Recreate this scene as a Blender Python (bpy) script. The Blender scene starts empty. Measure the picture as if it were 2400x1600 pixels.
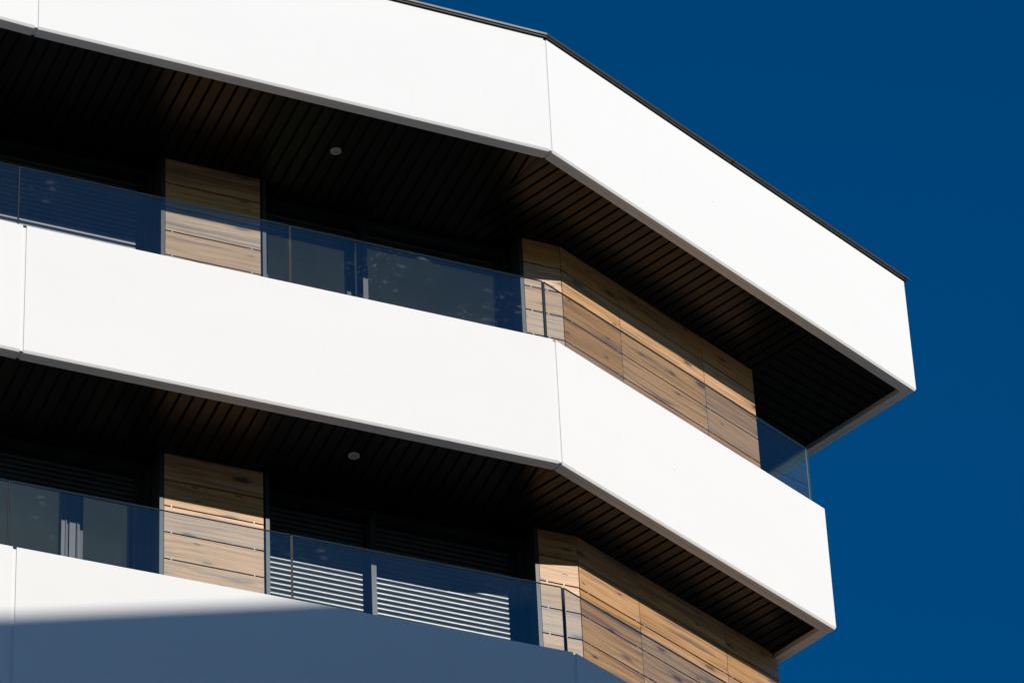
import bpy, math, random
from mathutils import Matrix, Vector

random.seed(7)
R = math.radians
scene = bpy.context.scene
COL = scene.collection

# ------------------------------------------------------------------ camera
PITCH, ROLL = 38.1337, -2.9163
cam_data = bpy.data.cameras.new("camera")
cam_data.sensor_fit = 'HORIZONTAL'
cam_data.sensor_width = 36.0
cam_data.lens = 172.5
cam_data.clip_start = 0.1
cam_data.clip_end = 3000.0
cam = bpy.data.objects.new("camera", cam_data)
COL.objects.link(cam)
_p, _r = R(PITCH), R(ROLL)
_f = Vector((0, math.cos(_p), math.sin(_p)))
_x = Vector((1, 0, 0))
_u = _x.cross(_f)
_x2 = math.cos(_r) * _x + math.sin(_r) * _u
_u2 = -math.sin(_r) * _x + math.cos(_r) * _u
cam.matrix_world = Matrix(((_x2.x, _u2.x, -_f.x, 0), (_x2.y, _u2.y, -_f.y, 0), (_x2.z, _u2.z, -_f.z, 1.6), (0, 0, 0, 1)))
scene.camera = cam

# ------------------------------------------------------------------ sky and sun
SUN_ELEV, SUN_AZ = 21.85, 134.42          # azimuth clockwise from +Y
world = bpy.data.worlds.new("World")
scene.world = world
world.use_nodes = True
wn, wl = world.node_tree.nodes, world.node_tree.links
wn.clear()
sky = wn.new('ShaderNodeTexSky')
sky.sky_type = 'NISHITA'
sky.sun_disc = False
sky.sun_elevation = R(SUN_ELEV)
sky.sun_rotation = R(SUN_AZ)
sky.altitude = 600
sky.air_density = 1.0
sky.dust_density = 0.2
sky.ozone_density = 3.0
hs = wn.new('ShaderNodeHueSaturation')
hs.inputs['Saturation'].default_value = 1.6
hs.inputs['Value'].default_value = 0.94
hs.inputs['Hue'].default_value = 0.505
bg = wn.new('ShaderNodeBackground')
bg.inputs['Strength'].default_value = 0.088
wo = wn.new('ShaderNodeOutputWorld')
wl.new(sky.outputs[0], hs.inputs['Color'])
wl.new(hs.outputs[0], bg.inputs['Color'])
wl.new(bg.outputs[0], wo.inputs['Surface'])

sun_d = bpy.data.lights.new("sun", 'SUN')
sun_d.energy = 3.95
sun_d.angle = R(0.53)
sun_d.color = (1.0, 0.94, 0.855)
sun = bpy.data.objects.new("sun", sun_d)
COL.objects.link(sun)
_e, _a = R(SUN_ELEV), R(SUN_AZ)
TO_SUN = Vector((math.sin(_a) * math.cos(_e), math.cos(_a) * math.cos(_e), math.sin(_e)))
sun.rotation_euler = TO_SUN.to_track_quat('Z', 'Y').to_euler()
sun.location = (30, -30, 40)

scene.view_settings.view_transform = 'Standard'
scene.view_settings.look = 'None'
scene.view_settings.gamma = 1.0
scene.view_settings.exposure = 0.0
scene.view_settings.use_curve_mapping = False
scene.render.engine = 'CYCLES'
scene.cycles.use_denoising = True
scene.cycles.max_bounces = 10
scene.cycles.transparent_max_bounces = 24
scene.cycles.caustics_reflective = False
scene.cycles.caustics_refractive = False

# ------------------------------------------------------------------ materials
class NT:
    def __init__(s, name):
        s.m = bpy.data.materials.new(name)
        s.m.use_nodes = True
        s.n, s.l = s.m.node_tree.nodes, s.m.node_tree.links
        s.n.clear()
        s.out = s.n.new('ShaderNodeOutputMaterial')
    def new(s, t, **kw):
        nd = s.n.new(t)
        for k, v in kw.items():
            setattr(nd, k, v)
        return nd
    def put(s, sock, v):
        if hasattr(v, 'links') or isinstance(v, bpy.types.NodeSocket):
            s.l.new(v, sock)
        else:
            sock.default_value = v
    def math(s, op, a, b=0.0, c=None, clamp=False):
        nd = s.new('ShaderNodeMath', operation=op, use_clamp=clamp)
        s.put(nd.inputs[0], a); s.put(nd.inputs[1], b)
        if c is not None: s.put(nd.inputs[2], c)
        return nd.outputs[0]
    def mix(s, fac, a, b, blend='MIX'):
        nd = s.new('ShaderNodeMix', data_type='RGBA', blend_type=blend)
        s.put(nd.inputs[0], fac)
        s.put(nd.inputs[6], a if not isinstance(a, tuple) else (*a[:3], 1))
        s.put(nd.inputs[7], b if not isinstance(b, tuple) else (*b[:3], 1))
        return nd.outputs[2]
    def noise(s, vec, scale, detail=4, rough=0.5, dist=0.0):
        nd = s.new('ShaderNodeTexNoise')
        nd.inputs['Scale'].default_value = scale
        nd.inputs['Detail'].default_value = detail
        nd.inputs['Roughness'].default_value = rough
        nd.inputs['Distortion'].default_value = dist
        if vec is not None: s.l.new(vec, nd.inputs['Vector'])
        return nd.outputs[0]
    def coords(s, kind='Object'):
        return s.new('ShaderNodeTexCoord').outputs[kind]
    def mapping(s, vec, scale=(1, 1, 1), loc=(0, 0, 0), rot=(0, 0, 0)):
        nd = s.new('ShaderNodeMapping')
        s.l.new(vec, nd.inputs[0])
        s.put(nd.inputs[1], loc); nd.inputs[2].default_value = rot; nd.inputs[3].default_value = scale
        return nd.outputs[0]
    def ramp(s, fac, stops):
        nd = s.new('ShaderNodeValToRGB')
        el = nd.color_ramp.elements
        while len(el) > 1: el.remove(el[-1])
        el[0].position, el[0].color = stops[0][0], (*stops[0][1][:3], 1)
        for p, c in stops[1:]:
            e = el.new(p); e.color = (*c[:3], 1)
        s.l.new(fac, nd.inputs[0])
        return nd.outputs[0]
    def smooth(s, v, a, b):
        nd = s.new('ShaderNodeMapRange', interpolation_type='SMOOTHSTEP')
        s.l.new(v, nd.inputs[0]); nd.inputs[1].default_value = a; nd.inputs[2].default_value = b
        return nd.outputs[0]
    def principled(s, color, rough, spec=0.5, metal=0.0, bump=None, bump_d=0.001):
        b = s.new('ShaderNodeBsdfPrincipled')
        s.put(b.inputs['Base Color'], color if not isinstance(color, tuple) else (*color[:3], 1))
        s.put(b.inputs['Roughness'], rough)
        b.inputs['Specular IOR Level'].default_value = spec
        b.inputs['Metallic'].default_value = metal
        if bump is not None:
            bp = s.new('ShaderNodeBump')
            bp.inputs['Strength'].default_value = 1.0
            bp.inputs['Distance'].default_value = bump_d
            s.l.new(bump, bp.inputs['Height'])
            s.l.new(bp.outputs[0], b.inputs['Normal'])
        s.l.new(b.outputs[0], s.out.inputs['Surface'])
        return b

def g(v): return (v, v, v)

def mat_white():
    t = NT("white_panel")
    c = t.coords()
    n1 = t.noise(t.mapping(c, (0.5, 0.5, 1.5)), 1.0, 5, 0.6)
    n2 = t.noise(t.mapping(c, (9, 9, 1.2)), 1.0, 4, 0.6)
    spk = t.new('ShaderNodeTexVoronoi'); spk.inputs['Scale'].default_value = 2.3
    t.l.new(c, spk.inputs['Vector'])
    dots = t.math('LESS_THAN', spk.outputs['Distance'], 0.012)
    col = t.mix(t.smooth(n1, 0.3, 0.75), (0.80, 0.795, 0.78), (0.786, 0.782, 0.766))
    col = t.mix(t.math('MULTIPLY', t.smooth(n2, 0.58, 0.88), 0.22), col, (0.71, 0.705, 0.685))
    col = t.mix(dots, col, (0.25, 0.23, 0.2))
    bmp = t.noise(t.mapping(c, (0.9, 0.9, 0.9)), 1.0, 2, 0.4)
    t.principled(col, 0.60, 0.22, bump=bmp, bump_d=0.006)
    return t.m

def mat_plain(name, col, rough, spec=0.5, metal=0.0, vary=0.12, scale=6.0):
    t = NT(name)
    c = t.coords()
    n = t.noise(c, scale, 5, 0.6)
    a = tuple(x * (1 - vary) for x in col); b = tuple(min(1, x * (1 + vary)) for x in col)
    rg = t.math('MULTIPLY_ADD', n, 0.16, rough - 0.08)
    t.principled(t.mix(n, a, b), rg, spec, metal)
    return t.m

def mat_soffit():
    t = NT("black_slat_paint")
    c = t.coords()
    n = t.noise(t.mapping(c, (1.2, 1.2, 1.2)), 1.0, 4, 0.6)
    rnd = t.new('ShaderNodeObjectInfo').outputs['Random']
    col = t.mix(rnd, (0.005, 0.005, 0.006), (0.009, 0.009, 0.010))
    rg = t.math('MULTIPLY_ADD', n, 0.14, 0.22)
    t.principled(col, rg, 0.25)
    return t.m

def mat_wood():
    t = NT("wood_laminate")
    c = t.coords()
    rnd = t.new('ShaderNodeObjectInfo').outputs['Random']
    off = t.new('ShaderNodeCombineXYZ')
    t.l.new(t.math('MULTIPLY', rnd, 61.0), off.inputs[0])
    t.l.new(t.math('MULTIPLY', rnd, 23.0), off.inputs[1])
    t.l.new(t.math('MULTIPLY', rnd, 37.0), off.inputs[2])
    add = t.new('ShaderNodeVectorMath', operation='ADD')
    t.l.new(c, add.inputs[0]); t.l.new(off.outputs[0], add.inputs[1])
    p = add.outputs[0]
    # gentle warp so that the grain is not ruler straight
    wv = t.new('ShaderNodeTexNoise'); wv.inputs['Scale'].default_value = 1.0; wv.inputs['Detail'].default_value = 2
    t.l.new(t.mapping(p, (2.4, 1, 3.0)), wv.inputs['Vector'])
    wsub = t.new('ShaderNodeVectorMath', operation='SUBTRACT'); t.l.new(wv.outputs[1], wsub.inputs[0]); wsub.inputs[1].default_value = (.5, .5, .5)
    wsc = t.new('ShaderNodeVectorMath', operation='MULTIPLY'); t.l.new(wsub.outputs[0], wsc.inputs[0]); wsc.inputs[1].default_value = (0.0, 0.0, 0.045)
    wad = t.new('ShaderNodeVectorMath', operation='ADD'); t.l.new(p, wad.inputs[0]); t.l.new(wsc.outputs[0], wad.inputs[1])
    q = wad.outputs[0]
    fine = t.noise(t.mapping(q, (2.2, 1, 150.0)), 1.0, 4, 0.6)
    mid = t.noise(t.mapping(q, (0.9, 1, 34.0)), 1.0, 5, 0.62)
    big = t.noise(t.mapping(q, (0.8, 1, 6.5)), 1.0, 4, 0.55)
    saw = t.noise(t.mapping(p, (120.0, 1, 6.0)), 1.0, 2, 0.5)
    base = t.ramp(mid, [(0.29, (0.22, 0.100, 0.038)), (0.41, (0.42, 0.216, 0.086)), (0.53, (0.57, 0.305, 0.122)), (0.70, (0.65, 0.380, 0.172))])
    base = t.mix(t.math('MULTIPLY', t.smooth(fine, 0.48, 0.72), 0.50), base, (0.68, 0.43, 0.22))
    base = t.mix(t.math('MULTIPLY', t.math('SUBTRACT', 1.0, t.smooth(fine, 0.30, 0.50)), 0.50), base, (0.22, 0.112, 0.048))
    base = t.mix(t.math('MULTIPLY', t.smooth(saw, 0.5, 0.8), 0.14), base, (0.26, 0.16, 0.08))
    # grey weathered streaks
    st = t.math('MULTIPLY', t.smooth(big, 0.53, 0.68), t.smooth(mid, 0.62, 0.40))
    base = t.mix(t.math('MULTIPLY', st, 0.58), base, (0.15, 0.125, 0.11))
    dk = t.smooth(t.noise(t.mapping(q, (0.8, 1, 11.0), (5, 0, 9)), 1.0, 5, 0.65), 0.60, 0.70)
    base = t.mix(t.math('MULTIPLY', dk, 0.68), base, (0.11, 0.075, 0.052))
    # knots, drawn out along the grain
    vo = t.new('ShaderNodeTexVoronoi', voronoi_dimensions='2D'); vo.inputs['Scale'].default_value = 1.0; vo.inputs['Randomness'].default_value = 1.0
    t.l.new(t.mapping(q, (2.3, 0.0, 7.6), (0, 0, 0), (R(90), 0, 0)), vo.inputs['Vector'])
    wob = t.noise(t.mapping(p, (22, 1, 60)), 1.0, 4, 0.65)
    kd = t.math('ADD', vo.outputs['Distance'], t.math('MULTIPLY_ADD', wob, 0.22, -0.11))
    sp = t.new('ShaderNodeSeparateColor'); t.l.new(vo.outputs['Color'], sp.inputs[0])
    sel = t.math('GREATER_THAN', sp.outputs[0], 0.50)
    kd = t.math('DIVIDE', kd, t.math('MULTIPLY_ADD', t.math('POWER', sp.outputs[1], 1.6), 1.25, 0.35))
    kmask = t.math('MULTIPLY', t.math('SUBTRACT', 1.0, t.smooth(kd, 0.06, 0.17)), sel)
    khalo = t.math('MULTIPLY', t.math('SUBTRACT', 1.0, t.smooth(kd, 0.10, 0.36)), sel)
    base = t.mix(t.math('MULTIPLY', khalo, 0.32), base, (0.21, 0.12, 0.065))
    base = t.mix(t.math('MULTIPLY', kmask, t.math('MULTIPLY_ADD', sp.outputs[2], 0.3, 0.65)), base, (0.055, 0.042, 0.036))
    # board-to-board tone
    hsv = t.new('ShaderNodeHueSaturation')
    t.l.new(t.math('MULTIPLY_ADD', rnd, 0.34, 0.82), hsv.inputs['Value'])
    r2 = t.math('FRACT', t.math('MULTIPLY', rnd, 7.31))
    t.l.new(t.math('MULTIPLY_ADD', r2, 0.25, 0.88), hsv.inputs['Saturation'])
    t.l.new(base, hsv.inputs['Color'])
    hgt = t.math('ADD', t.math('MULTIPLY', fine, 0.6), t.math('MULTIPLY', saw, 0.4))
    rg = t.math('MULTIPLY_ADD', fine, 0.14, 0.34)
    t.principled(hsv.outputs[0], rg, 0.62, bump=hgt, bump_d=0.0009)
    return t.m

def mat_glass(name, tint, dust=0.02, smear=0.5, seed=0.0):
    t = NT(name)
    geo = t.new('ShaderNodeNewGeometry')
    ior = t.math('MULTIPLY_ADD', geo.outputs['Backfacing'], 1 / 1.58 - 1.58, 1.58)
    fr = t.new('ShaderNodeFresnel'); t.l.new(ior, fr.inputs['IOR'])
    tr = t.new('ShaderNodeBsdfTransparent'); tr.inputs[0].default_value = (*tint, 1)
    gl = t.new('ShaderNodeBsdfGlossy'); gl.inputs['Roughness'].default_value = 0.0
    gl.inputs['Color'].default_value = (0.50, 1.0, 0.96, 1)
    m1 = t.new('ShaderNodeMixShader')
    t.l.new(fr.outputs[0], m1.inputs[0]); t.l.new(tr.outputs[0], m1.inputs[1]); t.l.new(gl.outputs[0], m1.inputs[2])
    # dust film, run-off streaks, specks and wiping smears
    p = t.mapping(t.coords(), (1, 1, 1), (seed, seed * 2, seed * 3))
    film = t.smooth(t.noise(p, 1.7, 4, 0.6), 0.25, 0.8)
    runs = t.smooth(t.noise(t.mapping(p, (70, 1, 1.6)), 1.0, 3, 0.6), 0.45, 0.8)
    patch = t.smooth(t.noise(t.mapping(p, (1.0, 1, 1.4), (9, 0, 4)), 1.3, 2, 0.5), 0.50, 0.62)
    spv = t.new('ShaderNodeTexVoronoi', voronoi_dimensions='2D'); spv.inputs['Scale'].default_value = 16.0
    t.l.new(t.mapping(p, (1, 0, 1), (0, 0, 0), (R(90), 0, 0)), spv.inputs['Vector'])
    spk = t.math('LESS_THAN', spv.outputs['Distance'], t.math('MULTIPLY', patch, 0.050))
    sc = t.noise(t.mapping(p, (5.0, 1, 34), (3, 0, 1), (0, R(24), 0)), 1.0, 4, 0.65)
    smr = t.math('MULTIPLY', t.smooth(sc, 0.60, 0.68), patch)
    f = t.math('ADD', t.math('MULTIPLY_ADD', film, dust * 0.6, dust * 0.5), t.math('MULTIPLY', runs, dust * 0.7))
    f = t.math('ADD', f, t.math('MULTIPLY', spk, 0.22 * smear))
    f = t.math('ADD', f, t.math('MULTIPLY', smr, 0.20 * smear), clamp=True)
    df = t.new('ShaderNodeBsdfDiffuse'); df.inputs[0].default_value = (0.62, 0.66, 0.68, 1)
    m2 = t.new('ShaderNodeMixShader')
    t.l.new(f, m2.inputs[0]); t.l.new(m1.outputs[0], m2.inputs[1]); t.l.new(df.outputs[0], m2.inputs[2])
    t.l.new(m2.outputs[0], t.out.inputs['Surface'])
    return t.m

def mat_paving():
    t = NT("stone_paving")
    p = t.coords('Generated')
    p = t.mapping(t.coords(), (1, 1, 1))
    br = t.new('ShaderNodeTexBrick')
    br.inputs['Scale'].default_value = 1.6
    br.inputs['Color1'].default_value = (0.60, 0.545, 0.47, 1); br.inputs['Color2'].default_value = (0.66, 0.60, 0.52, 1)
    br.inputs['Mortar'].default_value = (0.24, 0.23, 0.21, 1); br.inputs['Mortar Size'].default_value = 0.012
    t.l.new(p, br.inputs['Vector'])
    n = t.noise(p, 0.4, 6, 0.6)
    t.principled(t.mix(t.math('MULTIPLY', n, 0.4), br.outputs[0], (0.48, 0.44, 0.38)), 0.8, 0.3)
    return t.m

M = {}
M['white'] = mat_white()
M['joint'] = mat_plain("white_joint_strip", (0.72, 0.72, 0.71), 0.45, 0.4, 0, 0.04)
M['slat'] = mat_soffit()
M['black'] = mat_plain("black_backing", (0.006, 0.006, 0.007), 0.7, 0.2)
M['wood'] = mat_wood()
M['anthracite'] = mat_plain("anthracite_paint", (0.018, 0.020, 0.023), 0.42, 0.5, 0, 0.08, 3)
M['trim'] = mat_plain("grey_metal_trim", (0.035, 0.038, 0.042), 0.40, 0.6, 0.0, 0.06, 3)
M['shutter'] = mat_plain("shutter_paint", (0.022, 0.025, 0.028), 0.36, 0.85, 0.0, 0.06, 3)
M['coping'] = mat_plain("coping_metal", (0.032, 0.032, 0.031), 0.45, 0.5, 0.0, 0.15, 4)
M['cap'] = mat_plain("added_parapet_lining", (0.07, 0.07, 0.072), 0.5, 0.4, 0, 0.1, 3)  # dark lining added on unseen inner and top faces to cut bounce
M['clip'] = mat_plain("steel_clip", (0.36, 0.36, 0.35), 0.45, 0.4, 0.3, 0.05)
M['glass'] = mat_glass("balustrade_glass", (0.84, 0.885, 0.90), 0.004, 0.9, 0.0)
M['glass_dusty'] = mat_glass("balustrade_glass_dusty", (0.84, 0.885, 0.90), 0.005, 0.28, 2.0)
M['glass_clean'] = mat_glass("balustrade_glass_clean", (0.84, 0.885, 0.90), 0.003, 0.3, 4.0)
M['pane'] = mat_glass("window_glass", (0.94, 0.95, 0.88), 0.006, 0.3, 8.0)
M['glass_edge'] = mat_plain("glass_edge", (0.26, 0.42, 0.42), 0.15, 0.6, 0, 0.1)
M['seal'] = mat_plain("rubber_seal", (0.010, 0.010, 0.011), 0.6, 0.3)
M['tile'] = mat_plain("balcony_tile", (0.085, 0.08, 0.075), 0.6, 0.4, 0, 0.1)
M['plaster'] = mat_plain("room_plaster", (0.84, 0.86, 0.78), 0.9, 0.2, 0, 0.04)
M['floorwood'] = mat_plain("room_floor", (0.66, 0.60, 0.50), 0.5, 0.4, 0, 0.15)
M['lamp_ring'] = mat_plain("lamp_ring", (0.62, 0.63, 0.62), 0.4, 0.5, 0.2, 0.03)
M['lamp_lens'] = mat_plain("lamp_lens", (0.42, 0.43, 0.42), 0.25, 0.5, 0, 0.1, 40)
M['render'] = mat_plain("neighbour_render", (0.45, 0.43, 0.39), 0.85, 0.2, 0, 0.08, 1)
M['render_glass'] = mat_plain("neighbour_glass", (0.02, 0.025, 0.03), 0.08, 0.6)
M['paving'] = mat_paving()
M['grass'] = mat_plain("added_lawn_grass", (0.035, 0.05, 0.02), 0.9, 0.2, 0, 0.3, 3)
M['terrain'] = mat_plain("city_ground", (0.125, 0.110, 0.090), 0.9, 0.2, 0, 0.3, 0.05)
M['asphalt'] = mat_plain("asphalt", (0.055, 0.055, 0.055), 0.85, 0.3, 0, 0.25, 2)
M['paint'] = mat_plain("road_paint", (0.75, 0.75, 0.72), 0.7, 0.3, 0, 0.1)

# ------------------------------------------------------------------ mesh helpers
def link(o, parent=None, mw=None):
    COL.objects.link(o)
    if mw is not None: o.matrix_basis = mw
    if parent is not None:
        o.parent = parent
        o.matrix_parent_inverse = WORLD[parent.name].inverted()
    WORLD[o.name] = (mw.copy() if mw is not None else Matrix.Identity(4))
    return o
WORLD = {}

def mesh(name, verts, faces, mats, fm=None, smooth=False):
    me = bpy.data.meshes.new(name)
    me.from_pydata([tuple(v) for v in verts], [], faces)
    for m in (mats if isinstance(mats, (list, tuple)) else [mats]): me.materials.append(m)
    if fm:
        for p, i in zip(me.polygons, fm): p.material_index = i
    if smooth:
        for p in me.polygons: p.use_smooth = True
    me.update()
    return me

def obj(name, me, parent=None, mw=None):
    return link(bpy.data.objects.new(name, me), parent, mw if mw is not None else Matrix.Identity(4))

def world_obj(name, verts, faces, mats, parent=None, fm=None, smooth=False):
    """mesh given in world coordinates; origin is put at its lower centre"""
    n = len(verts)
    cx = sum(v[0] for v in verts) / n; cy = sum(v[1] for v in verts) / n; cz = min(v[2] for v in verts)
    me = mesh(name, [(v[0] - cx, v[1] - cy, v[2] - cz) for v in verts], faces, mats, fm, smooth)
    return obj(name, me, parent, Matrix.Translation((cx, cy, cz)))

def empty(name, loc):
    o = bpy.data.objects.new(name, None)
    o.empty_display_size = 0.3
    return link(o, None, Matrix.Translation(loc))

def tag(o, label=None, cat=None, group=None, kind=None):
    if label: o["label"] = label
    if cat: o["category"] = cat
    if group: o["group"] = group
    if kind: o["kind"] = kind
    return o

BOXF = [(0, 3, 2, 1), (4, 5, 6, 7), (0, 1, 5, 4), (1, 2, 6, 5), (2, 3, 7, 6), (3, 0, 4, 7)]
_box_cache = {}
def box_mesh(name, sx, sy, sz, mat):
    key = (name, round(sx, 4), round(sy, 4), round(sz, 4), mat.name)
    if key not in _box_cache:
        x, y, z = sx / 2, sy / 2, sz / 2
        v = [(-x, -y, -z), (x, -y, -z), (x, y, -z), (-x, y, -z), (-x, -y, z), (x, -y, z), (x, y, z), (-x, y, z)]
        _box_cache[key] = mesh(name, v, BOXF, mat)
    return _box_cache[key]

def fbox(name, F, s0, s1, d0, d1, z0, z1, mat, parent=None):
    """box in a wall frame: s along the wall, d into the building, z up"""
    me = box_mesh(name, s1 - s0, d1 - d0, z1 - z0, mat)
    return obj(name, me, parent, F @ Matrix.Translation(((s0 + s1) / 2, (d0 + d1) / 2, (z0 + z1) / 2)))

def prism(name, poly, z0, z1, mat, parent=None, fm_bottom=None):
    n = len(poly)
    v = [(p[0], p[1], z0) for p in poly] + [(p[0], p[1], z1) for p in poly]
    f = [tuple(reversed(range(n))), tuple(range(n, 2 * n))] + [(i, (i + 1) % n, (i + 1) % n + n, i + n) for i in range(n)]
    return world_obj(name, v, f, mat, parent)

# plan helpers
def V2(a): return Vector((a[0], a[1]))
def dirv(deg): return Vector((math.cos(R(deg)), math.sin(R(deg))))
def inward(d): return Vector((-d.y, d.x))
def isect(p, d, q, e):
    den = d.x * e.y - d.y * e.x
    r = q - p
    return p + d * ((r.x * e.y - r.y * e.x) / den)
def offset(pts, d):
    ds = [(pts[i + 1] - pts[i]).normalized() for i in range(len(pts) - 1)]
    out = [pts[0] + inward(ds[0]) * d]
    for i in range(1, len(pts) - 1):
        a = pts[i] + inward(ds[i - 1]) * d; b = pts[i] + inward(ds[i]) * d
        out.append(isect(a, ds[i - 1], b, ds[i]))
    out.append(pts[-1] + inward(ds[-1]) * d)
    return out
def clip(poly, p, nrm):
    out = []
    for i in range(len(poly)):
        a, b = poly[i], poly[(i + 1) % len(poly)]
        da, db = (a - p).dot(nrm), (b - p).dot(nrm)
        if da >= 0: out.append(a)
        if (da >= 0) != (db >= 0): out.append(a + (b - a) * (da / (da - db)))
    return out
def clip_convex(poly, region):
    n = len(region)
    for i in range(n):
        a, b = region[i], region[(i + 1) % n]
        if (b - a).length < 1e-6: continue
        d = (b - a).normalized()
        poly = clip(poly, a, inward(d))
        if len(poly) < 3: return []
    return poly

# ------------------------------------------------------------------ ground
S, H = 3.10, 1.2726                     # storey height, parapet band height
Z0 = 26.8343 + 1.6                      # underside of the topmost band
def level(b): return Z0 - b * S

def ground_sheet(name, x0, x1, y0, y1, z, mat):
    o = world_obj(name, [(x0, y0, z), (x1, y0, z), (x1, y1, z), (x0, y1, z)], [(0, 1, 2, 3)], mat)
    return tag(o, kind='structure')
ground_sheet("ground", -1500, 1500, -1500, 1500, -0.12, M['terrain'])
lw = ground_sheet("added_lawn", -300, 300, 48, 600, 0.004, M['grass'])  # unseen dark ground, added to cut bounce light on the rear folds and soffits
ground_sheet("road", -400, 400, -3.6, 4.6, -0.116, M['asphalt'])
pv = world_obj("pavement", [(x, y, z) for z in (-0.12, 0.0) for x, y in ((-75, 5.0), (75, 5.0), (75, 47.9), (-75, 47.9))],
               [(4, 5, 6, 7), (0, 1, 5, 4), (1, 2, 6, 5), (2, 3, 7, 6), (3, 0, 4, 7)], M['paving'])
tag(pv, kind='structure')
for i in range(9):
    o = ground_sheet("road_marking", -36 + i * 8, -33 + i * 8, 0.42, 0.58, -0.112, M['paint'])

# ------------------------------------------------------------------ plan of the building
W = Vector((0.452, 32.946))             # outer corner of the timber-look walls
AL, AR = 23.589, 48.293
tL, tR = dirv(AL), dirv(AR)
nL, nR = inward(tL), inward(tR)
def frame(o, t, z):
    n = inward(t)
    return Matrix(((t.x, n.x, 0, o.x), (t.y, n.y, 0, o.y), (0, 0, 1, z), (0, 0, 0, 1)))
def FL(b): return frame(W, tL, level(b))
def FR(b): return frame(W, tR, level(b))
WE_S = 2.532                            # length of the right-hand wall
WE = W + tR * WE_S

BANDS = {
    0: [(-3.737, 29.738), (0.413, 31.613), (3.62, 35.205)],
    1: [(-3.826, 30.043), (0.349, 31.857), (2.631, 34.418)],
    2: [(-3.844, 30.110), (0.370, 31.899)],
}
BENDS = {0: 2.5, 1: 1.2, 2: 0.6}
BACK = {0: 135.7, 1: 134.6, 2: 134.6}
def band_plan(b):
    k = min(b, 2)
    p = [V2(q) for q in BANDS[k]]
    if len(p) == 2: p.append(p[1] + dirv(48.29) * 3.43)
    d0 = (p[1] - p[0]).normalized()
    a0 = math.degrees(math.atan2(d0.y, d0.x)) + BENDS[k]
    return [p[0] - dirv(a0) * 4.55] + p + [p[2] + dirv(BACK[k]) * 4.5]

bldg = empty("apartment_building", (W.x, W.y, 0))
tag(bldg, "modern apartment block with white angled parapet bands, black slatted soffits and timber-look walls", "building")

# ------------------------------------------------------------------ white parapet bands
def swept(name, pts, i, prof, zb, mat, parent, g0=0.0, g1=0.0, fm=None):
    """closed profile [(d, z)] swept along facet i of a plan polyline, mitred, ends pulled back by g0, g1"""
    n = len(prof)
    a, bv = [], []
    d = (pts[i + 1] - pts[i]).normalized()
    for (o, z) in prof:
        off = offset(pts, o)
        p, q = off[i] + d * g0, off[i + 1] - d * g1
        a.append((p.x, p.y, zb + z)); bv.append((q.x, q.y, zb + z))
    v = a + bv
    f = [tuple(range(n)), tuple(reversed(range(n, 2 * n)))]
    f += [(k, k + n, (k + 1) % n + n, (k + 1) % n) for k in range(n)]
    return world_obj(name, v, f, mat, parent, fm)

FOLD = 0.105
PANEL_PROF = [(0.0, H), (0.0, 0.020), (0.004, 0.017), (0.003, 0.013), (0.012, 0.0), (0.046, 0.0), (0.049, 0.005), (0.056, 0.005), (0.059, 0.0), (FOLD, -0.001), (FOLD, 0.048),
              (FOLD - 0.006, 0.048), (FOLD - 0.006, 0.009), (0.018, 0.010), (0.016, H)]
for b in range(0, 8):
    pts = band_plan(b)
    zb = level(b)
    core_prof = [(0.020, H - 0.015), (0.020, 0.099), (0.22, 0.099), (0.22, H - 0.015)]
    if b > 2: core_prof = [(0.0, H), (0.0, 0.0), (0.22, 0.0), (0.22, H)]
    # structural upstand (one mesh for the whole run)
    verts, faces = [], []
    offs = [offset(pts, o) for o, _ in core_prof]
    for j in range(len(pts)):
        for k, (o, z) in enumerate(core_prof):
            verts.append((offs[k][j].x, offs[k][j].y, zb + z))
    for j in range(len(pts) - 1):
        for k in range(4):
            faces.append((j * 4 + k, (j + 1) * 4 + k, (j + 1) * 4 + (k + 1) % 4, j * 4 + (k + 1) % 4))
    faces += [(3, 2, 1, 0), tuple(range(len(pts) * 4 - 4, len(pts) * 4))]
    core = world_obj("parapet_band", verts, faces, [M['white'], M['cap']], bldg, [1 if f % 4 in (2, 3) else 0 for f in range(4 * (len(pts) - 1))] + [0, 0])
    if b > 2: continue
    GAP = 0.015
    for i in range(4):
        swept("parapet_panel", pts, i, PANEL_PROF, zb, M['white'], core,
              g0=GAP if i in (1, 2) else 0.0008, g1=GAP if i in (0, 1) else 0.0008)
    # recessed joint strips at the two bends
    for j in (1, 2):
        o1 = offset(pts, 0.006); o2 = offset(pts, 0.019)
        dA = (pts[j] - pts[j - 1]).normalized(); dB = (pts[j + 1] - pts[j]).normalized()
        w = 0.03
        ring = [o1[j] - dA * w, o1[j], o1[j] + dB * w, o2[j] + dB * w, o2[j], o2[j] - dA * w]
        prism("joint_strip", ring, zb + 0.014, zb + H - 0.018, M['joint'], core)
        of1 = offset(pts, FOLD - 0.004)
        ring = [o1[j] - dA * w, o1[j] + dB * w, of1[j] + dB * w, of1[j] - dA * w]
        prism("fold_backing", ring, zb + 0.010, zb + 0.0135, M['joint'], core)

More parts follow.
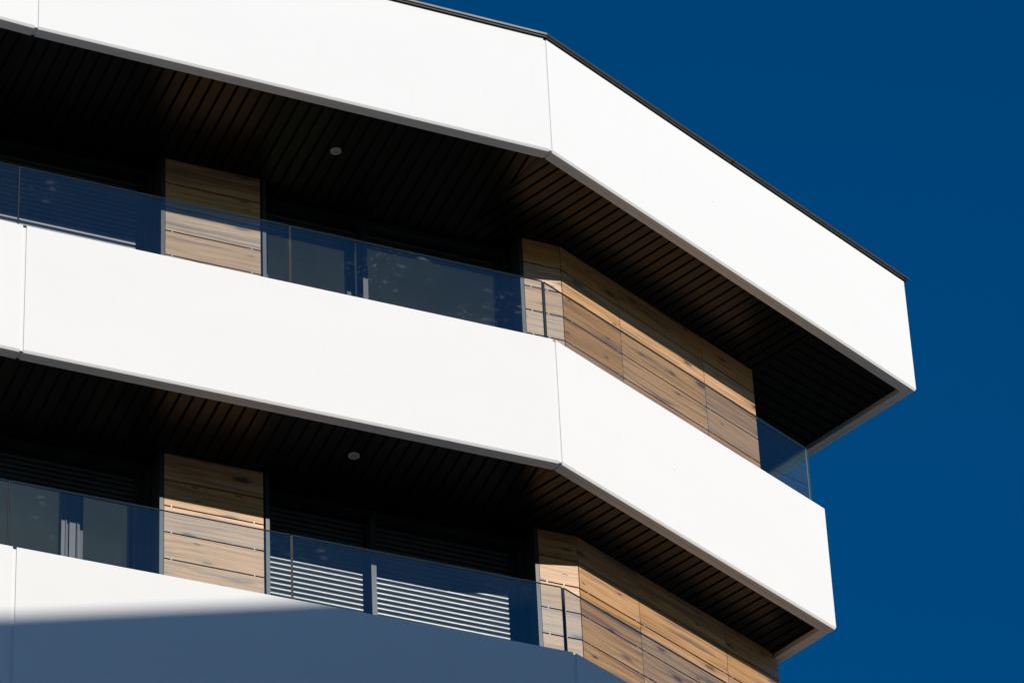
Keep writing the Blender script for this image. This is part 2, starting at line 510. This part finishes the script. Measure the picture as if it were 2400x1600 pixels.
# dark metal coping on the topmost band
pts = band_plan(0)
COP = [(-0.022, H + 0.001), (-0.022, H + 0.013), (-0.036, H + 0.015), (-0.038, H + 0.033), (-0.030, H + 0.037), (0.30, H + 0.055), (0.30, H + 0.03), (-0.010, H + 0.018), (-0.014, H + 0.001)]
cop_core = None
offs = [offset(pts, o) for o in (0.0, 0.25)]
verts, faces = [], []
for j in range(len(pts)):
    for (k, z) in ((0, H - 0.012), (0, H + 0.018), (1, H + 0.018), (1, H - 0.012)):
        o = offs[k][j] if k else offset(pts, 0.006)[j]
        verts.append((o.x, o.y, level(0) + z))
for j in range(len(pts) - 1):
    for k in range(4):
        faces.append((j * 4 + k, (j + 1) * 4 + k, (j + 1) * 4 + (k + 1) % 4, j * 4 + (k + 1) % 4))
cop_core = world_obj("roof_coping", verts, faces, M['black'], bldg)
for i in range(4):
    L = (pts[i + 1] - pts[i]).length
    n = 2 if i in (1, 2) else 2
    for k in range(n):
        g0 = L * k / n + (0.002 if k else 0.0005); g1 = L * (n - 1 - k) / n + (0.002 if k < n - 1 else 0.0005)
        swept("coping_piece", pts, i, COP, level(0), M['coping'], cop_core, g0, g1)

# ------------------------------------------------------------------ floor slabs, roof, core
for b in range(0, 3):
    pts = band_plan(b)
    off = offset(pts, 0.225)
    far = WE + dirv(BACK[0]) * 6.0
    poly = [off[0], off[1], off[2], off[3], off[4], far + dirv(150) * 3, W - tL * 8 + nL * 7]
    zb = level(b)
    # slab body; top sheet is the balcony floor
    n = len(poly)
    v = [(p.x, p.y, zb + 0.10) for p in poly] + [(p.x, p.y, zb + 0.45) for p in poly]
    f = [tuple(reversed(range(n))), tuple(range(n, 2 * n))] + [(i, (i + 1) % n, (i + 1) % n + n, i + n) for i in range(n)]
    world_obj("floor_slab", v, f, M['tile'], bldg)

body = [W - tL * 8 + nL * 0.05, W + nL * 0.05, WE + nR * 0.05 - tR * 0.05, WE + dirv(138.3) * 7, W - tL * 8 + nL * 7]
prism("lower_storeys", body, 0.0, level(2) + 0.099, M['render'], bldg)

# ------------------------------------------------------------------ timber-look walls
JOINTS = [0.047] + [-0.213 - 0.2597 * k for k in range(0, 10)]
ZF = -S + 0.452                          # floor level relative to the soffit datum
GH, GV = 0.013, 0.005
def boards(wall, F, spans, zlist):
    for (s0, s1) in spans:
        for k in range(len(zlist) - 1):
            z1, z0 = zlist[k], max(zlist[k + 1], ZF)
            if z1 - z0 < 0.05: continue
            fbox("wood_panel", F, s0 + GV / 2, s1 - GV / 2, 0.0, 0.010, z0 + GH / 2, z1 - (GH / 2 if k else 0), M['wood'], wall)
def clips(wall, F, ss, zlist):
    for z in zlist[1:]:
        if z < ZF: continue
        for s in ss:
            fbox("clip", F, s - 0.005, s + 0.005, -0.0015, 0.0, z - 0.015, z + 0.015, M['clip'], wall)

for b in (0, 1):
    F, G = FL(b), FR(b)
    pier = fbox("pier_wall", F, -3.590, -2.748, 0.014, 0.46, ZF, 0.048, M['black'], bldg)
    boards(pier, F, [(-3.592, -2.747)], JOINTS)
    clips(pier, F, (-3.53, -2.83), JOINTS)
    fbox("corner_trim", F, -3.629, -3.5945, -0.002, 0.20, ZF, 0.047, M['trim'], pier)
    fbox("corner_trim", F, -2.731, -2.698, -0.002, 0.20, ZF, 0.047, M['trim'], pier)
    corner = fbox("corner_wall", F, -0.352, 0.0, 0.014, 0.46, ZF, 0.048, M['black'], bldg)
    boards(corner, F, [(-0.3525, -0.002)], JOINTS)
    clips(corner, F, (-0.29, -0.14), JOINTS)
    fbox("corner_trim", F, -0.387, -0.355, -0.002, 0.20, ZF, 0.047, M['trim'], corner)
    side = fbox("side_wall", G, 0.0, WE_S, 0.014, 0.30, ZF, 0.048, M['black'], bldg)
    boards(side, G, [(0.002, 0.741), (0.741, 1.843), (1.843, WE_S)], JOINTS)
    clips(side, G, (0.10, 0.69, 0.79, 1.79, 1.89, 2.42), JOINTS)
    # return wall running back from the end of the right-hand wall, and the rooms behind
    fbox("return_wall", G, WE_S - 0.25, WE_S - 0.003, 0.301, 7.0, ZF, 0.095, M['black'], bldg)

# ------------------------------------------------------------------ rooms behind the windows
for b in (0, 1):
    F = FL(b)
    room = fbox("room_ceiling", F, -8.0, 0.25, 0.47, 5.2, 0.052, 0.097, M['plaster'], bldg)
    fbox("room_floor", F, -8.0, 0.25, 0.47, 5.2, ZF + 0.001, ZF + 0.02, M['floorwood'], room)
    fbox("room_back_wall", F, -8.0, 0.25, 5.2, 5.3, ZF, 0.097, M['plaster'], room)
    fbox("room_end_wall", F, -8.1, -8.0, 0.3, 5.3, ZF, 0.097, M['plaster'], room)
    fbox("room_end_wall", F, 0.25, 0.35, 0.47, 5.3, ZF, 0.097, M['plaster'], room)
    fbox("room_end_wall", F, -3.2, -3.1, 0.47, 5.2, ZF + 0.03, 0.05, M['plaster'], room)

# ------------------------------------------------------------------ windows and roller shutters
def slat_mesh(length):
    # shallow convex aluminium slat, 50 mm pitch
    prof = [(0.002, 0.0245), (-0.0035, 0.021), (-0.0075, 0.010), (-0.0085, 0.0), (-0.0075, -0.010), (-0.004, -0.019), (0.003, -0.0235), (0.004, -0.0235), (0.004, 0.0245)]
    n = len(prof)
    v = [(-length / 2, d, z) for d, z in prof] + [(length / 2, d, z) for d, z in prof]
    f = [(k, (k + 1) % n, (k + 1) % n + n, k + n) for k in range(n)] + [tuple(reversed(range(n))), tuple(range(n, 2 * n))]
    return mesh("shutter_slat", v, f, M['shutter'])

def shutter(win, F, s0, s1, d, ztop, zbot):
    me = slat_mesh(s1 - s0)
    for p in me.polygons[:7]: pass
    z = ztop - 0.025
    while z - 0.025 > zbot - 0.001:
        obj("shutter_slat", me, win, F @ Matrix.Translation(((s0 + s1) / 2, d + random.uniform(-.0008, .0008), z)))
        z -= 0.050
    fbox("bottom_rail", F, s0, s1, d - 0.007, d + 0.007, z - 0.022, z + 0.0245, M['shutter'], win)

def window(b, s0, s1, mull, shutters, sashes, label):
    F = FL(b)
    zt, zb_ = 0.046, ZF + 0.002
    # fixed outer frame = the window part itself (head rail), the rest are its pieces
    win = fbox("window", F, s0 + 0.002, s1 - 0.002, 0.205, 0.30, zt - 0.055, zt, M['anthracite'], bldg)
    win["label"] = label
    for (a, c) in ((s0, s0 + 0.055), (s1 - 0.057, s1 - 0.001)):
        fbox("frame_jamb", F, a, c, 0.206, 0.455, zb_, zt - 0.056, M['anthracite'], win)
    fbox("shutter_guide", F, s1 - 0.110, s1 - 0.058, 0.285, 0.325, zb_, zt - 0.056, M['anthracite'], win)
    fbox("sill_rail", F, s0 + 0.056, s1 - 0.058, 0.33, 0.455, zb_, zb_ + 0.06, M['anthracite'], win)
    fbox("head_rail", F, s0 + 0.056, s1 - 0.058, 0.335, 0.455, zt - 0.075, zt - 0.001, M['anthracite'], win)
    for (m0, m1) in mull:
        fbox("mullion", F, m0, m1, 0.205, 0.325, zb_, zt - 0.056, M['trim'], win)
    for (a, c, zbot) in shutters:
        shutter(win, F, a, c, 0.312, zt - 0.058, zbot)
    for (p0, p1, left_w, right_w, dep) in sashes:
        fbox("sash_stile", F, p0 - left_w, p0, dep, dep + 0.055, zb_ + 0.061, zt - 0.076, M['anthracite'], win)
        fbox("sash_stile", F, p1, p1 + right_w, dep, dep + 0.055, zb_ + 0.061, zt - 0.076, M['anthracite'], win)
        fbox("sash_rail", F, p0, p1, dep, dep + 0.055, zb_ + 0.061, zb_ + 0.15, M['anthracite'], win)
        fbox("sash_rail", F, p0, p1, dep, dep + 0.055, zt - 0.15, zt - 0.076, M['anthracite'], win)
        fbox("pane", F, p0 - 0.004, p1 + 0.004, dep + 0.030, dep + 0.036, zb_ + 0.146, zt - 0.146, M['pane'], win)
    return win

# upper floor: left opening fully shuttered, right opening with half-raised shutters
window(0, -6.90, -3.630, [(-5.30, -5.255)], [(-6.84, -5.31, -2.2), (-5.25, -3.690, -2.2)],
       [(-6.7, -5.4, .09, .09, .345), (-5.2, -3.78, .09, .09, .345)], "upper window with its dark roller shutter fully lowered")
window(0, -2.697, -0.388, [(-1.753, -1.709)], [(-2.640, -1.782, -0.228), (-1.700, -0.500, -0.098)],
       [(-2.56, -1.848, .075, .075, .345), (-1.660, -0.468, .075, .03, .345)], "upper window with two shutters stopped a little below the top")
# lower floor: left opening with bare sashes, right opening shuttered
window(1, -6.90, -3.630, [], [(-6.84, -3.690, -0.262)],
       [(-6.70, -5.55, .085, .085, .365), (-5.30, -4.336, .085, .068, .365), (-4.137, -3.752, .034, .06, .400)], "lower window with bare panes and a central meeting stile")
w = window(1, -2.697, -0.388, [(-1.750, -1.706)], [(-2.640, -1.780, -2.2), (-1.698, -0.499, -2.2)],
       [(-2.56, -1.848, .075, .075, .345), (-1.660, -0.468, .075, .03, .345)], "lower window with two dark roller shutters fully lowered")
# interlocking profiles of the sliding sashes (lower left window)
F1 = FL(1)
for wobj in [o for o in bldg.children if o.name.startswith("window") and o.get("label", "").startswith("lower window with bare")]:
    for (a, c, d0, d1) in ((-4.335, -4.304, .345, .364), (-4.300, -4.292, .338, .364), (-4.266, -4.214, .350, .42), (-4.205, -4.198, .345, .40), (-4.192, -4.180, .352, .42)):
        fbox("interlock_profile", F1, a, c, d0, d1, ZF + 0.07, -0.05, M['trim'], wobj)

# ------------------------------------------------------------------ black slatted soffits
PITCHS, GAPS = 0.109, 0.025
def slats(parent, region, p0, axis, phase, zlow, n0, n1, reach=4.0):
    """strips of width PITCHS-GAPS along `axis`' normal, stepping along axis from p0"""
    nn = inward(axis)
    for k in range(n0, n1):
        a = phase + k * PITCHS + GAPS / 2; c = phase + (k + 1) * PITCHS - GAPS / 2
        quad = [p0 + axis * a - nn * reach, p0 + axis * c - nn * reach, p0 + axis * c + nn * reach, p0 + axis * a + nn * reach]
        poly = clip_convex(quad, region)
        if len(poly) >= 3:
            area = abs(sum(poly[i].x * poly[(i + 1) % len(poly)].y - poly[(i + 1) % len(poly)].x * poly[i].y for i in range(len(poly)))) / 2
            if area > 0.0008: prism("soffit_slat", poly, zlow, zlow + 0.014, M['slat'], parent)

for b in (0, 1):
    pts = band_plan(b)
    zb = level(b)
    o = offset(pts, FOLD + 0.002)
    zs = zb + 0.050
    wl_in = W + nL * 0.33                         # soffit runs into the window recesses
    far_left = W - tL * 7.9 + nL * 0.33
    if b == 0:
        strip_a = o[2] + (o[3] - o[2]).normalized() * 3.51
        strip_b = WE + tR * 0.02
        backp = WE + dirv(138.3) * 4.0
    d2 = (o[3] - o[2]).normalized()
    corner_in = W + (nL + nR).normalized() * 0.02
    back_poly = [o[0], o[1], o[2], o[3], o[4], WE + dirv(138.3) * 4.3, WE + nR * 0.01, W + nL * 0.46, W - tL * 7.9 + nL * 0.46]
    soffit = prism("soffit", back_poly, zb + 0.076, zb + 0.096, M['black'], bldg)
    dL = (o[2] - o[1]).normalized(); dL0 = (o[1] - o[0]).normalized()
    mit = (inward(dL) + inward(d2)).normalized()
    mit_end = isect(o[2], mit, W + nL * 0.33, tL)
    gapm = inward(mit) * 0.016
    # left run, perpendicular to the band
    pn = inward(dL) * 1.62
    leftA = [o[1], o[2] + gapm, mit_end + gapm, o[1] + pn]
    slats(soffit, leftA, o[2], dL, -3.381 - 0.109 * 12, zs, 0, 56)
    leftB = [o[0], o[1], o[1] + pn, o[0] + pn]
    slats(soffit, leftB, o[1], dL0, 0.03, zs, -45, 2)
    # mitre cover strip
    q = o[2] - mit * 0.0
    mw = inward(mit) * 0.010
    prism("mitre_strip", [o[2] - mw, mit_end - mw, mit_end + mw, o[2] + mw][::-1], zs - 0.003, zs + 0.012, M['slat'], soffit)
    if b == 0:
        right = [o[2] - gapm, strip_a, strip_b, WE, W - gapm]
        right = [o[2] - gapm, strip_a, strip_b + nR * 0.012, WE + nR * 0.33, mit_end - gapm]
        slats(soffit, right, o[2], d2, 1.429 - 0.109 * 26, zs, 0, 66)
        sd = (strip_b - strip_a).normalized(); sn = inward(sd)
        prism("cross_strip", [strip_a - sn * 0.030, strip_b + sd * 3 - sn * 0.030, strip_b + sd * 3 + sn * 0.004, strip_a + sn * 0.004][::1], zs - 0.004, zs + 0.016, M['slat'], soffit)
        d3 = (o[4] - o[3]).normalized()
        sx = -sn * 0.034
        endr = [strip_a + sx, o[3], o[4], strip_b + sd * 3 + sx]
        slats(soffit, endr, o[3], d3, 0.01, zs, -3, 42, reach=6)
    else:
        d3 = (o[4] - o[3]).normalized()
        cutp = isect(o[3], d3, WE + nR * 0.03, tR)
        r1 = [o[2] - gapm, o[3], cutp, mit_end - gapm]
        slats(soffit, r1, o[2], d2, 0.242 - 0.109 * 16, zs, 0, 56)
# wall-head trim along the timber walls
for b in (0, 1):
    pass

# ------------------------------------------------------------------ recessed downlights
def disc(name, r0, r1, z0, z1, mat, parent, mw, seg=28):
    v, f = [], []
    for k in range(seg):
        a = 2 * math.pi * k / seg
        for (r, z) in ((r0, z1), (r1, z1), (r1, z0 + 0.002), (r1 - 0.004, z0), (r0, z0)):
            v.append((r * math.cos(a), r * math.sin(a), z))
    for k in range(seg):
        j = (k + 1) % seg
        for m in range(5):
            f.append((k * 5 + m, j * 5 + m, j * 5 + (m + 1) % 5, k * 5 + (m + 1) % 5))
    return obj(name, mesh(name, v, f, mat, smooth=False), parent, mw)
LAMPS = [(0, (-1.4031, 31.5261), "round recessed downlight in the black soffit under the topmost band"),
         (1, (-1.3207, 31.6786), "round recessed downlight in the black soffit under the middle band")]
for b, (x, y), lab in LAMPS:
    zc = level(b) + 0.050
    e = empty("downlight", (x, y, zc))
    tag(e, lab, "downlight", "recessed soffit downlights")
    mw = Matrix.Translation((x, y, zc))
    disc("trim_ring", 0.030, 0.047, -0.008, 0.012, M['lamp_ring'], e, mw)
    disc("lens", 0.0004, 0.0295, -0.003, 0.010, M['lamp_lens'], e, mw)

# ------------------------------------------------------------------ frameless glass balustrades
def glass_panel(parent, p, q, z0, z1, mat, th=0.0088):
    d = (q - p).normalized(); n = inward(d)
    L = (q - p).length; hgt = z1 - z0; c = 0.0028
    x, y, z = L / 2, th, hgt / 2
    # box with a chamfered top arris
    v = [(-x, -y, -z), (x, -y, -z), (x, y, -z), (-x, y, -z),
         (-x, -y, z - c), (x, -y, z - c), (x, y, z - c), (-x, y, z - c),
         (-x, -y + c, z), (x, -y + c, z), (x, y - c, z), (-x, y - c, z)]
    f = [(0, 3, 2, 1), (0, 1, 5, 4), (2, 3, 7, 6), (4, 5, 9, 8), (6, 7, 11, 10), (8, 9, 10, 11), (1, 2, 6, 5), (5, 6, 10, 9), (3, 0, 4, 7), (7, 4, 8, 11)]
    fm = [1, 0, 0, 1, 1, 1, 1, 1, 1, 1]
    me = mesh("glass_panel", v, f, [mat, M['glass_edge']], fm)
    mid = (p + q) / 2
    mw = Matrix(((d.x, n.x, 0, mid.x), (d.y, n.y, 0, mid.y), (0, 0, 1, (z0 + z1) / 2), (0, 0, 0, 1)))
    return obj("glass_panel", me, parent, mw)

GLZ = 0.70
for (b, joints, lab) in ((1, (-4.551, -2.241), "frameless clear glass balustrade on the middle white band, wrapping the right-hand corner"),
                         (2, (-4.578, -2.285), "frameless glass balustrade on the lowest white band, smeared and dusty")):
    pts = band_plan(b)
    o = offset(pts, 0.115)
    # third side stands almost flush with the end of the band
    dR = (o[3] - o[2]).normalized()
    d3 = (pts[4] - pts[3]).normalized()
    o3 = isect(o[2], dR, pts[3] + inward(d3) * 0.03, d3)
    zb = level(b)
    e = empty("glass_balustrade", (o[2].x, o[2].y, zb + H))
    tag(e, lab, "balustrade", "glass balustrades on the parapet bands")
    z0, z1 = zb + H - 0.12, zb + H + GLZ
    dL = (o[2] - o[1]).normalized()
    g_ = 0.006
    P = [o[2] + dL * s for s in (-8.5, joints[0], joints[1])] + [o[2]]
    for k in range(3):
        glass_panel(e, P[k] + dL * g_, P[k + 1] - dL * (g_ if k < 2 else 0.010), z0, z1, M['glass'] if (b == 1 and k == 2) else M['glass_dusty'])
    glass_panel(e, o[2] + dR * 0.012, o3 - dR * 0.001, z0, z1, M['glass_clean'])
    glass_panel(e, o3 + d3 * 0.011, o3 + d3 * 2.6, z0, z1, M['glass_clean'])
    # dark seal standing in the open corner joint
    a = o[2] + inward(dL) * 0.004
    prism("corner_seal", [a - dL * 0.004 - inward(dL) * 0.006, a + dR * 0.004 - inward(dR) * 0.006, a + dR * 0.004 + inward(dR) * 0.006, a - dL * 0.004 + inward(dL) * 0.006], z0, z1 - 0.004, M['seal'], e)
    for k in (1, 2):
        prism("joint_seal", [P[k] + dL * sx + inward(dL) * sy for sx, sy in ((-.003, -.004), (.003, -.004), (.003, .004), (-.003, .004))], z0, z1 - 0.006, M['seal'], e)

# ------------------------------------------------------------------ neighbouring block across the street (outside the picture, throws the shade on the lowest band)
e0 = Vector((9.323, 17.078)); ed = Vector((0.4512, 0.8924)); en = Vector((ed.y, -ed.x))   # en points away from the tower
zr = 28.631 + 1.66
nb = empty("neighbour_building", (e0.x + 6, e0.y, 0))
tag(nb, "plain rendered neighbouring block whose roof edge shades the lowest white band", "building")
a, c = e0 - ed * 9, e0 + ed * 13
prism("wall", [a + en * .12, a + en * 12, c + en * 12, c + en * .12], 0, zr - 0.25, M['render'], nb)
prism("roof_edge", [a, a + en * 12.1, c + en * 12.1, c], zr - 0.25, zr, M['render'], nb)
for fl in range(8):
    for k in range(5):
        p = a + ed * (2.0 + k * 4.2) + en * .10
        prism("window", [p, p + ed * 1.6, p + ed * 1.6 + en * .03, p + en * .03][::-1], 1.2 + fl * 3.2, 2.9 + fl * 3.2, M['render_glass'], nb)
